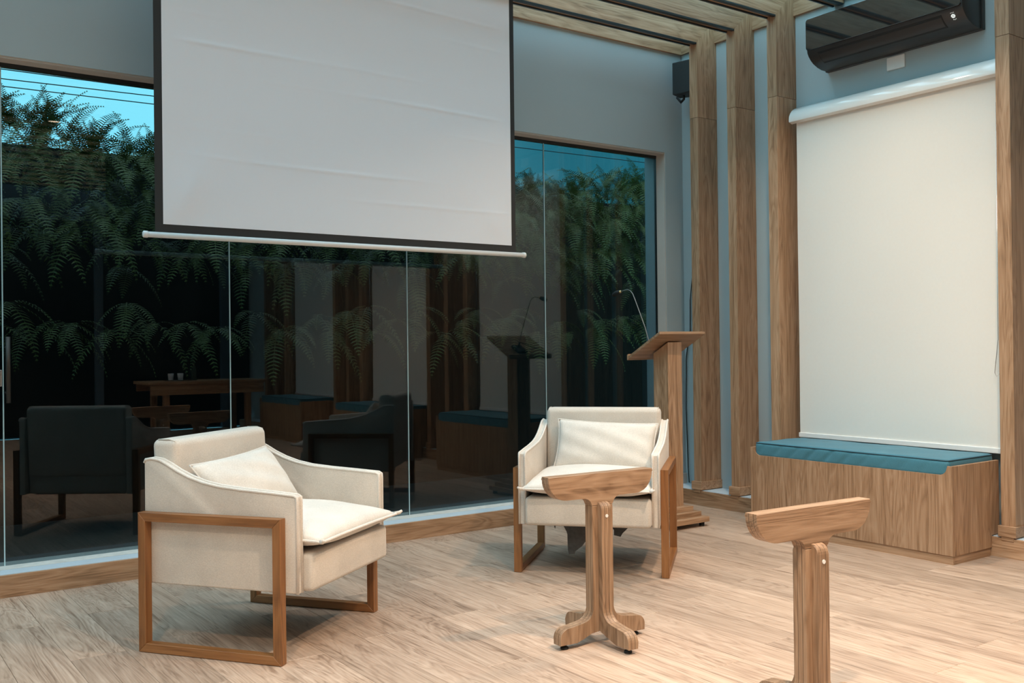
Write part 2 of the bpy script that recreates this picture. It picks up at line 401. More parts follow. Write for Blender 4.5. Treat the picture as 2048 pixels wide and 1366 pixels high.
def make_beam(y0, mit=True):
    b = empty('wooden_beam', (5.11, y0+CWD/2, ZB))
    L = X0-5.11
    pts = [(L, 0), (0, 0), (.198, ZR-ZB), (L, ZR-ZB)] if mit else [(L, 0), (.195, 0), (.195, ZR-ZB), (L, ZR-ZB)]
    mesh_obj('beam_body', extr(pts, 'y', -CWD/2, CWD/2), 'oak_x', b)
    e = -.002 if mit else .18
    mesh_obj('black_strip', bx(bmesh.new(), L, e, -CWD/2-.001, -CWD/2+.026, -.013, .0, .002, 1), 'black_strip', b)
    mesh_obj('black_strip', bx(bmesh.new(), L, e, CWD/2-.012, CWD/2+.001, -.010, .0, .001, 1), 'black_strip', b)
    return b
bA = make_beam(BY[0], True); bB = make_beam(BY[3], False)
BL = ['roof beam nearest the glazing, running above the loudspeaker corner', 'second roof beam from the glazing, meeting the middle column', 'third roof beam from the glazing, meeting the column by the blind', 'roof beam ending on the wall just above the air conditioner']
for i, y in enumerate(BY):
    cm = any(abs(y-q) < 1e-3 for q in CY)
    b = bA if i == 0 else bB if i == 3 else copy_tree(bA if cm else bB)
    b.location.y = y+CWD/2
    tag(b, BL[i] if i < 4 else 'roof beam further into the room, seen only as a reflection', 'beam', 'parallel wooden roof beams')

# ------------------------------------------------------------------ roller blinds and benches (one bay after another)
def make_blind(y0, y1, label):
    b = empty('roller_blind', (5.2, (y0+y1)/2, .534)); L = (y1-y0)/2
    prof = [(.085, 2.06), (.085, 2.158)] + [(.085-.115*math.sin(R(q)), 2.063+.095*math.cos(R(q))) for q in (15, 30, 45, 60, 75, 90)] + [(-.028, 2.05), (.0, 2.04)]
    o = mesh_obj('cassette', extr(prof, 'y', -L-.005, L+.005, bev=.002), 'white_gloss', b); smooth_angle(o, 30)
    bm = bmesh.new(); ny, nz = 24, 24; V = []
    for i in range(ny+1):
        row = []
        for j in range(nz+1):
            yy = -L+.02+(2*L-.04)*i/ny; zz = .03+2.02*j/nz
            row.append(bm.verts.new((.018+.0025*math.sin(yy*9+zz*2)*math.sin(zz*3), yy, zz)))
        V.append(row)
    for i in range(ny):
        for j in range(nz): bm.faces.new((V[i][j], V[i+1][j], V[i+1][j+1], V[i][j+1]))
    g = bmesh.ops.extrude_face_region(bm, geom=bm.faces[:]); 
    for v in g['geom']:
        if isinstance(v, bmesh.types.BMVert): v.co.x += .0012
    smooth_angle(mesh_obj('blind_fabric', bm, 'blind_fabric', b))
    box('bottom_bar', .008, .028, -L+.015, L-.015, .0, .030, 'white_plastic', b, .003)
    mesh_obj('chain', tube([(-.01, -L+.012, 1.9), (-.012, -L+.016, .62), (-.012, -L+.030, .50), (-.012, -L+.036, .44), (-.012, -L+.028, .42), (-.006, -L+.010, .44), (-.004, -L+.006, 1.9)], .0016, 6), 'chrome', b, True)
    return tag(b, label, 'blind', 'white roller blinds in the bays')
def make_bench(y0, y1, label):
    b = empty('storage_bench', (4.72, (y0+y1)/2, 0)); L = (y1-y0)/2; T = .018
    # front panel with a dipped, round-cornered top edge
    pts = [(-L, .045), (L, .045), (L, .505), (L-.028, .505)] + [(L-.028-.040*(1-math.cos(R(q))), .505-.006-.042*math.sin(R(q))) for q in (0, 20, 40, 60, 80, 90)]
    pts += [(-L+.028+.040*(1-math.cos(R(q))), .505-.006-.042*math.sin(R(q))) for q in (90, 80, 60, 40, 20, 0)] + [(-L+.028, .505), (-L, .505)]
    mesh_obj('front_panel', extr(pts, 'x', 0, T, bev=.0015), 'oak_z', b)
    for s in (-1, 1):
        mesh_obj('side_panel', extr([(T+.0015, .045), (.375, .045), (.375, .112), (.455, .112), (.455, .505), (T+.0015, .505)], 'y', min(s*L, s*(L-T)), max(s*L, s*(L-T)), bev=.0012, seg=1), 'oak_z', b)
    box('lid', T+.001, .455, -L+T+.001, L-T-.001, .42, .438, 'oak_y', b)
    box('back_panel', .352, .370, -L+T+.001, L-T-.001, .05, .42, 'oak_z', b)
    ym = -L+.63*2*L
    box('plinth_board', .006, .020, -L+.004, ym-.001, 0, .0445, 'oak_y', b); box('plinth_board', .006, .020, ym+.001, L-.004, 0, .0445, 'oak_y', b)
    box('plinth_side', .021, .37, -L+.006, -L+.02, 0, .0445, 'oak_x', b); box('plinth_side', .021, .37, L-.02, L-.006, 0, .0445, 'oak_x', b)
    tag(b, label, 'bench', 'storage benches in the bays')
    return b
def make_cushion(y0, y1, label):
    c = empty('bench_cushion', (4.951, (y0+y1)/2, .439)); L = (y1-y0)/2-.024; W = .220
    # boxed cushion with soft creases on its front band
    bm = bx(bmesh.new(), -W, W, -L, L, 0, .098, .022, 4)
    bmesh.ops.subdivide_edges(bm, edges=[e for e in bm.edges if e.calc_length() > .25], cuts=90, use_grid_fill=True)
    bmesh.ops.subdivide_edges(bm, edges=[e for e in bm.edges if abs(e.verts[0].co.z-e.verts[1].co.z) > .03], cuts=6, use_grid_fill=True)
    rr = random.Random(3)
    for v in bm.verts:
        co = v.co
        if co.x < -W+.03 and .005 < co.z < .09:
            q = co.y*52+co.z*48; k_ = max(0, 1-((co.z-.048)/.05)**2)
            co.x += .009*k_*max(0, math.sin(q))**2*(.25+.75*math.exp(-((co.y-.16)/.30)**2)) - .003*k_
        if co.z > .08: co.z += .006*(1-(co.x/W)**2)*(1-(co.y/L)**4) + .0015*math.sin(co.y*13)*math.sin(co.x*22)
    mesh_obj('cover', bm, 'teal_vinyl', c, True)
    for z, ins in ((.092, .006),):
        q = .022
        path = []
        for (sx, sy, a0) in ((1, 1, 0), (-1, 1, 90), (-1, -1, 180), (1, -1, 270)):
            for d in (0, 30, 60, 90): path.append((sx*(W-q)+(q-ins+.003)*math.cos(R(a0+d)), sy*(L-q)+(q-ins+.003)*math.sin(R(a0+d)), z))
        mesh_obj('piping', tube(path, .0035, 6, closed=True), 'teal_piping', c, True)
    return tag(c, label, 'cushion', 'teal bench cushions')
bays = [(2.75, 4.07, 2.735, 4.10, 'in full view, between the wooden columns'), (.53, 1.85, .515, 1.88, None), (-1.69, -.37, -1.705, -.34, None)]
for i, (ya, yb, za, zb, l) in enumerate(bays):
    if i == 0:
        make_blind(za, zb, 'closed white roller blind with glossy rounded cassette below the air conditioner')
        make_bench(ya, yb, 'oak storage bench with teal cushion, below the white blind')
        make_cushion(ya, yb, 'teal seat cushion on the oak bench below the white blind')
    else:
        n = ('middle', 'farthest')[i-1]
        make_blind(za, zb, f'pale roller blind reflected in the glass, {n} of the three reflected')
        make_bench(ya, yb, f'oak bench seen only in the glass, {n} of the reflected benches')
        make_cushion(ya, yb, f'teal cushion seen only in the glass, on the {n} reflected bench')

# ------------------------------------------------------------------ projection screen
YS = 4.81; SX = 2.406; zb0 = 1.703; ZTOP = ZB+.02
sc = empty('projection_screen', (SX, YS, zb0))
def sheet(name, x0, x1, z0, z1, y0, y1, mat, nx, nz, wob=0):
    bm = bmesh.new(); V = []
    def off(x, z):
        if not wob: return 0
        u = (x-x0)/(x1-x0); v = (z-z0)/(z1-z0)
        zz = z*7.1+.25*u+.05*math.sin(u*5+z*3); dz = (zz-round(zz))/7.1; kk = round(zz); h = wob*math.exp(-(dz/.011)**2)*max(0, math.sin(u*3.1+kk*1.7)+.25*math.sin(u*11+kk)) + .25*wob*math.sin(u*9+z*4)*math.sin(z*11-u*3)
        h += .012*math.exp(-((u-.02-.32*v)**2)/.0016)*math.exp(-((v-.10)**2)/.012)     # diagonal crease rising from the lower left corner
        h += .008*math.exp(-((u-.97+.28*v)**2)/.0016)*math.exp(-((v-.08)**2)/.008)
        e = min(u, 1-u, v, 1-v); return h*min(1, e*12)
    for i in range(nx+1):
        V.append([bm.verts.new((x0+(x1-x0)*i/nx, y0-off(x0+(x1-x0)*i/nx, z0+(z1-z0)*j/nz), z0+(z1-z0)*j/nz)) for j in range(nz+1)])
    for i in range(nx):
        for j in range(nz): bm.faces.new((V[i][j], V[i+1][j], V[i+1][j+1], V[i][j+1]))
    W2 = [[bm.verts.new((v.co.x, y1, v.co.z)) for v in row] for row in V]
    for i in range(nx):
        for j in range(nz): bm.faces.new((W2[i][j], W2[i][j+1], W2[i+1][j+1], W2[i+1][j]))
    for i in range(nx):
        bm.faces.new((V[i][0], W2[i][0], W2[i+1][0], V[i+1][0])); bm.faces.new((V[i][nz], V[i+1][nz], W2[i+1][nz], W2[i][nz]))
    for j in range(nz):
        bm.faces.new((V[0][j], V[0][j+1], W2[0][j+1], W2[0][j])); bm.faces.new((V[nx][j], W2[nx][j], W2[nx][j+1], V[nx][j+1]))
    o = mesh_obj(name, bm, mat, sc); smooth_angle(o, 40); o.location = (-SX, -YS, -zb0); return o
sheet('black_backing', 1.335, 3.475, 1.70, ZTOP, YS, YS+.002, 'screen_black', 1, 1)
sheet('white_surface', 1.373, 3.443, 1.757, ZTOP-.004, YS-.0015, YS-.0002, 'screen_white', 60, 240, .0017)
bar = mesh_obj('bottom_bar', tube([(1.287-SX, 0, 0), (3.537-SX, 0, 0)], .014, 14), 'white_plastic', sc, True)
for xx in (1.287, 3.537):
    s = 1 if xx > 2 else -1
    mesh_obj('end_cap', tube([(xx-SX-.012*s, 0, 0), (xx-SX+.006*s, 0, 0), (xx-SX+.010*s, 0, 0)], [.0165, .0165, .012], 14), 'white_plastic', sc, True)
box('case', 1.27-SX, 3.555-SX, -.055, .036, ZTOP-.025-zb0, ZTOP+.075-zb0, 'white_plastic', sc, .01)
tag(sc, 'white pull-down projection screen with black border hanging before the glazing', 'screen')

# ------------------------------------------------------------------ air conditioner
ac = empty('air_conditioner', (XW-.002, 3.38, 2.88)); AL = .51
prof = [(-.001, 0), (-.001, .305), (-.16, .305), (-.19, .30), (-.212, .28), (-.222, .10), (-.219, .085), (-.208, .066), (-.188, .045), (-.160, .026), (-.120, .010), (-.08, .002)]
o = mesh_obj('body', extr([(q[0], q[1]) for q in prof], 'y', -AL, AL, bev=.003), 'ac_body', ac); smooth_angle(o, 30)
mesh_obj('wall_plate', bx(bmesh.new(), -.03, 0, -AL-.008, AL+.008, -.004, .30, .003, 1), 'ac_body', ac)
# mirror-black front panel, rounded corners, leaning slightly forward at the top
pp = []
for (sy, sz, a0) in ((1, 1, 0), (-1, 1, 90), (-1, -1, 180), (1, -1, 270)):
    yy = (AL-.002-.018)*sy; zz = .195+(.098-.018)*sz
    pp += [(yy+.018*math.cos(R(a0+d)), zz+.018*math.sin(R(a0+d))) for d in (0, 30, 60, 90)]
pan = mesh_obj('front_panel', extr(pp, 'x', -.236, -.223, bev=.002), 'ac_mirror', ac)
seg_ = [(-.2155, .076), (-.208, .066), (-.198, .055), (-.188, .045), (-.174, .0345), (-.160, .026), (-.146, .0195)]
def offs(d): return [(q[0]-d*.62, q[1]-d*.78) for q in seg_]
mesh_obj('louver_gap', extr(seg_ + offs(.0016)[::-1], 'y', -AL+.125, AL-.075), 'rubber', ac)
smooth_angle(mesh_obj('louver', extr(seg_[1:-1] + offs(.0042)[1:-1][::-1], 'y', -AL+.130, AL-.080), 'ac_body', ac), 30)
bm = bmesh.new()
def dot(bm, y, z, s):   # small sign on the slanted strip beside the louver
    n = Vector((-.80, 0, -.60)); u = Vector((-.60, 0, .80))
    c = Vector((-.205, y, .056)) + u*z + n*.004
    bmesh.ops.create_cube(bm, size=1, matrix=Matrix.Translation(c) @ Matrix((u, Vector((0, 1, 0)), n)).transposed().to_4x4() @ Matrix.Diagonal((s, s, .0012, 1)))
for k in range(8): dot(bm, -AL+.060+.009*math.cos(k*math.pi/4), .000+.009*math.sin(k*math.pi/4), .0052)
dot(bm, -AL+.060, 0, .006)
for k in range(3): dot(bm, -AL+.052+k*.008, .020, .0026); dot(bm, -AL+.050+k*.007, -.020-.002*(k % 2), .003)
mesh_obj('indicator_icons', bm, 'icon_glow', ac)
tag(ac, 'black wall air conditioner with mirror-like front, above the white blind', 'air conditioner')
cp = box('cover_plate', XW-.012, XW, 3.352, 3.472, 2.788, 2.868, 'white_plastic', None, .004); tag(cp, 'small white cover plate on the wall just under the air conditioner', 'cover plate')

# ------------------------------------------------------------------ loudspeaker and cable
sp = empty('loudspeaker', (5.17, 5.04, 2.96), R(20))
bm = bmesh.new(); pts = [(-.085, -.10), (.085, -.10), (.062, .06), (-.062, .06)]
extr(pts, 'z', 0, .235, bm, .006); mesh_obj('cabinet', bm, 'black_plastic', sp)
mesh_obj('grille', bx(bmesh.new(), -.078, .078, -.106, -.1005, .008, .227, .004, 1), 'screen_black', sp)
mesh_obj('badge', tube([(-.045, -.106, .06), (-.045, -.108, .06)], .0045, 8), 'bolt_white', sp)
mesh_obj('bracket', tube([(.0, .0, .0), (.0, .0, -.025), (.06, .05, -.03), (.10, .10, .02)], .009, 8), 'black_plastic', sp, True)
tag(sp, 'small black loudspeaker mounted high in the room corner', 'speaker')
cb = mesh_obj('hanging_cable', tube([(5.297, 5.085, 2.95), (5.297, 5.088, 2.2), (5.297, 5.097, 1.66), (5.297, 5.125, 1.474), (5.297, 5.128, 1.25), (5.297, 5.162, 1.10), (5.297, 5.173, 1.03), (5.297, 5.180, .67), (5.297, 5.165, .22), (5.290, 5.150, .115)], .0042, 6), 'rubber', None, True)
tag(cb, 'thin black cable hanging down the wall behind the lectern', 'cable')

# ------------------------------------------------------------------ lectern and microphone
le = empty('lectern', (4.425, 4.485, 0))
for i, (hx, hy, z0) in enumerate(((.155, .199, .028), (.128, .156, .060), (.100, .114, .090))):
    mesh_obj('base_tier', bx(bmesh.new(), -hx, hx, -hy, hy, z0, z0+(.032 if i == 0 else .030), .0015, 1), 'oak_x', le)
for sx in (-1, 1):
    for sy in (-1, 1): mesh_obj('foot', lathe([(.017, 0), (.017, .02), (.012, .028)], 12, org=(sx*.12, sy*.165, 0)), 'rubber', le, False)
def zb_(y): return 1.209-(y+.135)*.535
mesh_obj('column', extr([(-.065, .12), (.065, .12), (.065, zb_(.065)-.012), (-.065, zb_(-.065)-.012)], 'x', -.0615, .0615, bev=.0015), 'oak_z', le)
bm = bmesh.new(); extr([(-.137, 1.210), (-.135, 1.226), (.149, 1.074), (.149, 1.056)], 'x', -.2, .2, bm, .001); mesh_obj('reading_board', bm, 'oak_x', le)
mesh_obj('lip', extr([(.1495, 1.054), (.1495, 1.088), (.162, 1.082), (.162, 1.048)], 'x', -.2, .2, bev=.001), 'oak_x', le)
tag(le, 'wooden lectern with slanted top and stepped base behind the right armchair', 'lectern')
mi = empty('gooseneck_microphone', (4.36, 4.585, 1.128))
o = mesh_obj('microphone_base', bx(bmesh.new(), -.045, .045, -.055, .055, .0, .022, .006, 2), 'black_plastic', mi); o.rotation_euler = (R(-28.1), 0, 0); o.location = (0, 0, -.018)
path = [(0, -.010, .0), (0, .005, .05), (0, .035, .13), (0, .085, .23), (0, .125, .31), (0, .148, .352), (0, .172, .374), (0, .20, .382), (0, .235, .378), (0, .27, .372)]
mesh_obj('neck', tube(path, .0032, 8), 'dull_steel', mi, True)
mesh_obj('neck_socket', tube([(0, -.012, -.005), (0, .004, .045)], .0068, 10), 'black_plastic', mi, True)
mesh_obj('ring', tube([(0, .264, .3735), (0, .276, .3705)], .009, 12), 'brass', mi, True)
mesh_obj('windscreen', tube([(0, .274, .371), (0, .28, .370), (0, .30, .366), (0, .325, .358), (0, .342, .352), (0, .348, .350)], [.009, .013, .0155, .0155, .011, .004], 14), 'rubber', mi, True)
mesh_obj('microphone_cable', tube([(0.02, -.03, .02), (.05, -.06, .045), (.09, -.03, .03), (.14, .02, -.0), (.19, .04, -.012)], .003, 6), 'rubber', mi, True)
tag(mi, 'slim gooseneck microphone standing on the lectern top', 'microphone')

# ------------------------------------------------------------------ armchairs
def pillow_mesh(hx, hz, th, nx=36, nz=26, pinch=.05, seed=1, crease=.004, power=.5):
    """puffy cushion in the x-z plane, thickness along y; returns bmesh and seam path"""
    rg = random.Random(seed); ph = [rg.uniform(0, 6.28) for _ in range(8)]
    bm = bmesh.new(); top, bot = [], []
    def pos(u, v):
        X = u*hx*(1-pinch*(1-u*u)*0-pinch*(1-abs(v))**.0*(1-v*v)*abs(u)**2); Z = v*hz*(1-pinch*1.3*(1-u*u)*v*v)
        return X, Z
    for i in range(nx+1):
        A, B = [], []
        for j in range(nz+1):
            u = -1+2*i/nx; v = -1+2*j/nz
            X, Z = pos(u, v)
            h = th/2*((1-abs(u)**2.6)*(1-abs(v)**2.4))**power
            edge = 1-(1-abs(u)**6)*(1-abs(v)**6)
            wr_ = crease*(math.sin(u*21+v*5+ph[0])*math.sin(v*4+ph[1])*abs(u)**3 + math.sin(v*17-u*3+ph[2])*abs(v)**3*math.sin(u*5+ph[3]) + .7*math.sin(u*6+v*9+ph[4]))*(1-edge)
            on = (i in (0, nx)) or (j in (0, nz))
            A.append(bm.verts.new((X, -h-wr_*(not on), Z)))
            B.append(A[-1] if on else bm.verts.new((X, h*.9+wr_, Z)))
        top.append(A); bot.append(B)
    for i in range(nx):
        for j in range(nz):
            bm.faces.new((top[i][j], top[i+1][j], top[i+1][j+1], top[i][j+1]))
            bm.faces.new((bot[i][j], bot[i][j+1], bot[i+1][j+1], bot[i+1][j]))
    seam = [top[i][0].co.copy() for i in range(nx)] + [top[nx][j].co.copy() for j in range(nz)] + [top[i][nz].co.copy() for i in range(nx, 0, -1)] + [top[0][j].co.copy() for j in range(nz, 0, -1)]
    return bm, seam
def arm_profile():
    S = [(.0, .255), (.0, .715), (.006, .727), (.03, .731), (.068, .726), (.10, .712), (.145, .688), (.20, .665), (.26, .647), (.33, .634), (.43, .625), (.55, .618), (.655, .611), (.665, .605), (.666, .59), (.666, .255)]
    return [(.31-s, z) for s, z in S]
def make_armchair(loc, rz, label, torn):
    ch = empty('armchair', loc, R(rz))
    fr_t, fr_w, H, D = .033, .038, .531, .62
    for s in (-1, 1):
        xa, xb = (s*.352, s*.390) if s > 0 else (s*.390, s*.352)
        f = empty('side_frame', (0, 0, 0)); f.parent = ch
        y0, y1 = -D/2, D/2
        e = .0003
        mesh_obj('top_rail', extr([(y0, H), (y1, H), (y1-fr_t, H-fr_t), (y0+fr_t, H-fr_t)], 'x', xa, xb, bev=.0012, seg=1), 'teak_y', f)
        mesh_obj('bottom_rail', extr([(y0, .002), (y1, .002), (y1-fr_t, fr_t+.002), (y0+fr_t, fr_t+.002)], 'x', xa, xb, bev=.0012, seg=1), 'teak_y', f)
        mesh_obj('front_leg', extr([(y0, .002), (y0+fr_t-e, fr_t+.002), (y0+fr_t-e, H-fr_t), (y0, H-e)], 'x', xa, xb, bev=.0012, seg=1), 'teak_z', f)
        mesh_obj('rear_leg', extr([(y1, .002), (y1-fr_t+e, fr_t+.002), (y1-fr_t+e, H-fr_t), (y1, H-e)], 'x', xa, xb, bev=.0012, seg=1), 'teak_z', f)
        # upholstered arm
        pr = arm_profile(); ax0, ax1 = (s*.314, s*.351) if s > 0 else (s*.351, s*.314)
        am = mesh_obj('arm', extr(pr, 'x', ax0, ax1, bev=.007, seg=3), 'linen', ch); smooth_angle(am, 50)
        for xx in (ax0+.0035, ax1-.0035):
            mesh_obj('piping', tube([(xx, q[0], q[1]) for q in pr[1:]], .0062, 6), 'linen_light', am, True)
    # seat base
    sb = mesh_obj('seat_base', bx(bmesh.new(), -.313, .313, -.398, .275, .255, .395, .020, 4), 'linen', ch); smooth_angle(sb, 40)
    # back, leaning slightly
    bm = bx(bmesh.new(), -.313, .313, .180, .300, .36, .802, .028, 5)
    for v in bm.verts: v.co.y += (v.co.z-.6)*.05 - .018*(v.co.z < .5)*0
    bk = mesh_obj('backrest', bm, 'linen', ch); smooth_angle(bk, 50)
    for s in (-1, 1):
        q = [(s*.300, .190+(z-.6)*.05, z) for z in (.64, .73, .770)] + [(s*.300, .2045, .7945), (s*.300, .232, .8015), (s*.300, .282, .800)]
        mesh_obj('piping', tube(q, .0028, 6), 'linen', bk, True)
    # loose seat cushion
    bm, seam = pillow_mesh(.318, .312, .125, pinch=.02, seed=5, crease=.003, power=.42)
    cu = mesh_obj('seat_cushion', bm, 'linen_light', ch, True); cu.location = (0, -.128, .452); cu.rotation_euler = (R(-90+2), 0, 0)
    mesh_obj('piping', tube(seam, .006, 6, closed=True), 'linen_light', cu, True)
    for sx in (-1, 1):    # small pointed corners of the welt
        mesh_obj('corner_tip', tube([(sx*.310, 0, -.304), (sx*.326, -.004, -.320), (sx*.334, -.012, -.328)], [.009, .008, .005], 8), 'linen_light', cu, True)
    if torn:
        bm = bmesh.new()
        top = [(-.21, 0), (.0, 0), (.22, 0)]
        rag = [(-.245, -.008), (-.225, -.02), (-.215, -.012), (-.208, -.035), (-.200, -.03), (-.193, -.052), (-.186, -.018), (-.16, -.012), (-.145, -.03), (-.130, -.06), (-.120, -.10), (-.118, -.135), (-.126, -.165), (-.120, -.195), (-.09, -.188), (-.085, -.172), (-.05, -.14), (-.03, -.11), (.0, -.08), (.04, -.04), (.08, -.025), (.10, -.03), (.115, -.055), (.11, -.075), (.145, -.08), (.155, -.06), (.185, -.025), (.205, -.012), (.23, -.006)]
        U = [bm.verts.new((x, -.24+.02*math.sin(x*20), .256)) for x, z in rag]; Lw = [bm.verts.new((x, -.24+.02*math.sin(x*20)+.12*z*math.sin(x*9), .255+.88*z)) for x, z in rag]
        for i in range(len(rag)-1): bm.faces.new((U[i], U[i+1], Lw[i+1], Lw[i]))
        g = bmesh.ops.extrude_face_region(bm, geom=bm.faces[:])
        for v in g['geom']:
            if isinstance(v, bmesh.types.BMVert): v.co.y += .0015
        t_ = mesh_obj('torn_lining', bm, 'lining', ch); tag(t_, 'torn dark grey lining hanging below the seat')
        mesh_obj('underside_lining', bx(bmesh.new(), -.28, .28, -.35, .25, .250, .2545), 'lining', ch)
    else:
        mesh_obj('underside_lining', bx(bmesh.new(), -.28, .28, -.35, .25, .250, .2545), 'lining', ch)
    tag(ch, label, 'armchair', 'two matching armchairs')
    return ch
A1 = make_armchair((1.492, 3.834, 0), 35.95, 'cream armchair seen from its side, with brown wooden frame, on the left', False)
A2 = make_armchair((3.368, 3.941, 0), -48.7, 'cream armchair facing the camera, torn lining hanging underneath, before the lectern', True)
def throw_pillow(chair, lx, ly, lz, tilt, roll, label, seed, yaw=0):
    bm, seam = pillow_mesh(.272, .140, .130, pinch=.055, seed=seed, crease=.0045)
    p_ = mesh_obj('throw_pillow', bm, 'linen_light', None, True)
    mesh_obj('piping', tube(seam, .0042, 6, closed=True), 'linen_light', p_, True)
    rz = chair.rotation_euler.z
    Mw = Matrix.Translation(chair.location) @ Matrix.Rotation(rz, 4, 'Z') @ Matrix.Translation((lx, ly, lz)) @ Matrix.Rotation(R(yaw), 4, 'Z') @ Matrix.Rotation(R(-tilt), 4, 'X') @ Matrix.Rotation(R(roll), 4, 'Y')
    p_.matrix_world = Mw
    return tag(p_, label, 'pillow', 'throw pillows on the armchairs')
throw_pillow(A1, -.028, .060, .600, 36, -2.5, 'cream lumbar pillow leaning on the left armchair', 11)
throw_pillow(A2, .03, .085, .603, 22, 2.5, 'cream lumbar pillow leaning on the armchair before the lectern', 23)

# ------------------------------------------------------------------ T-shaped wooden stands
def make_stand(loc, rz, label):
    st = empty('wooden_stand', loc, R(rz)); T = .0235; HW = .049; ZT = .655; ZU = .563
    def half(s):
        top = [(0, ZT), (.25, ZT), (.2495, ZT-.012)] + [(.165+.085*math.cos(R(-q)), ZU+.080+.080*math.sin(R(-q))) for q in range(0, 91, 10)]
        neck = [(.095, ZU)] + [(HW+.032-.032*math.sin(R(q)), ZU-.032+.032*math.cos(R(q))) for q in range(0, 91, 15)]
        return top + neck
    foot = [(HW+.045-.045*math.cos(R(q)), .135-.045*math.sin(R(q))) for q in range(0, 91, 15)] + [(.14, .083)] + [(.165+.038*math.sin(R(q)), .045+.036*math.cos(R(q))) for q in range(0, 91, 15)] + [(.203, .020), (.125, .020), (.095, .030), (.06, .046), (0, .052)]
    tp = half(1); mesh_obj('top_board', extr(tp + [(-x, z) for x, z in reversed(tp[1:])], 'y', -T, T, bev=.002, seg=1), 'ply_top', st)
    sm_ = [(HW, ZU-.0325)] + foot; mesh_obj('stem_panel', extr(sm_ + [(-x, z) for x, z in reversed(sm_[:-1])], 'y', -T, T, bev=.0012, seg=1), 'ply_y', st)
    cp_ = [(T+.0005, ZU-.018)] + [(HW-.030+.030*math.sin(R(q)), ZU-.048+.030*math.cos(R(q))) for q in range(0, 91, 15)] + foot[:-2] + [(T+.0005, .050)]
    for s in (-1, 1):
        o = mesh_obj('cross_panel', extr([(s*y, z) for y, z in cp_], 'x', -T, T, bev=.002, seg=1), 'ply_x', st)
        mesh_obj('bolt_cap', tube([(0, s*(HW-.001), ZU-.070), (0, s*(HW+.0025), ZU-.070)], .0065, 12), 'bolt_white', o)
    for (dx, dy) in ((.17, 0), (-.17, 0), (0, .17), (0, -.17)):
        mesh_obj('glide', lathe([(.015, 0), (.016, .006), (.012, .010), (.006, .012), (.006, .022)], 14, org=(dx, dy, 0)), 'rubber', st, True)
    return tag(st, label, 'stand', 'matching T-shaped wooden stands')
make_stand((2.468, 2.886, 0), -3.6, 'T-shaped wooden stand before the armchair with torn lining')
make_stand((2.452, 1.885, 0), -3.6, 'T-shaped wooden stand before the teal cushioned bench, nearest the camera')

# ------------------------------------------------------------------ far side of the room, seen mirrored in the glass
tb = empty('long_table', (4.05, -2.0, 0))
box('table_top', -.75, .75, -.35, .35, .715, .75, 'oak_x', tb, .003); box('apron', -.72, .72, -.33, -.31, .62, .714, 'oak_x', tb); box('apron', -.72, .72, .31, .33, .585, .714, 'oak_x', tb)
for sx in (-1, 1):
    for sy in (-1, 1): box('leg', sx*.52-.035, sx*.52+.035, sy*.27-.035, sy*.27+.035, 0, .714, 'oak_z', tb)
tag(tb, 'dark brown wooden table seen only as a reflection in the glass', 'table')
ty = tag(mesh_obj('tray', lathe([(.0, 0), (.17, 0), (.19, .015), (.185, .016), (.165, .004), (0, .004)], 32), 'chrome', None, True, loc=(3.75, -1.95, .7505)), 'round tray on the reflected table', 'tray')
for i, dx in enumerate((-.10, .02)):
    m_ = mesh_obj('cup', lathe([(.028, 0), (.036, .09), (.032, .09), (.025, .006)], 20), 'ceramic', None, True, loc=(3.75+dx, -1.93, .7555)); tag(m_, ('left' if i == 0 else 'right')+' white cup on the reflected table tray', 'cup', 'white cups')
m_ = mesh_obj('bottle', lathe([(.03, 0), (.032, .01), (.032, .13), (.012, .19), (.012, .23)], 20), 'bottle_glass', None, True, loc=(3.96, -1.98, .7505)); tag(m_, 'dark bottle beside the tray on the reflected table', 'bottle')

# warm ceiling lamps between the beams of the rest of the room
LP = [(1.78, 1.0, 1), (4.05, 3.24, .42), (3.1, 1.4, 1.05), (-.4, .98, 1), (1.2, -2.34, 1), (-1.4, -.49, 1)]
for i, (lx, ly, dim) in enumerate(LP):
    l = empty('ceiling_lamp', (lx, ly, 3.25))
    mesh_obj('housing', lathe([(.02, .24), (.02, .06), (.075, .055), (.075, -.03), (.070, -.03), (.068, .04)], 24), 'black_plastic', l, True)
    mesh_obj('lens', lathe([(.0, -.012), (.066, -.012), (.066, -.006), (0, -.006)], 24), 'lamp_glow', l)
    ld = bpy.data.lights.new('lamp_light', 'AREA'); ld.shape = 'DISK'; ld.size = .12; ld.energy = LAMP_W*dim; ld.color = WARM; ld.spread = R(135)
    lo = bpy.data.objects.new('lamp_light', ld); link(lo, l); lo.location = (0, 0, -.036)
    tag(l, 'small warm ceiling lamp further into the room, mirrored in the glass', 'lamp', 'ceiling lamps among the beams')

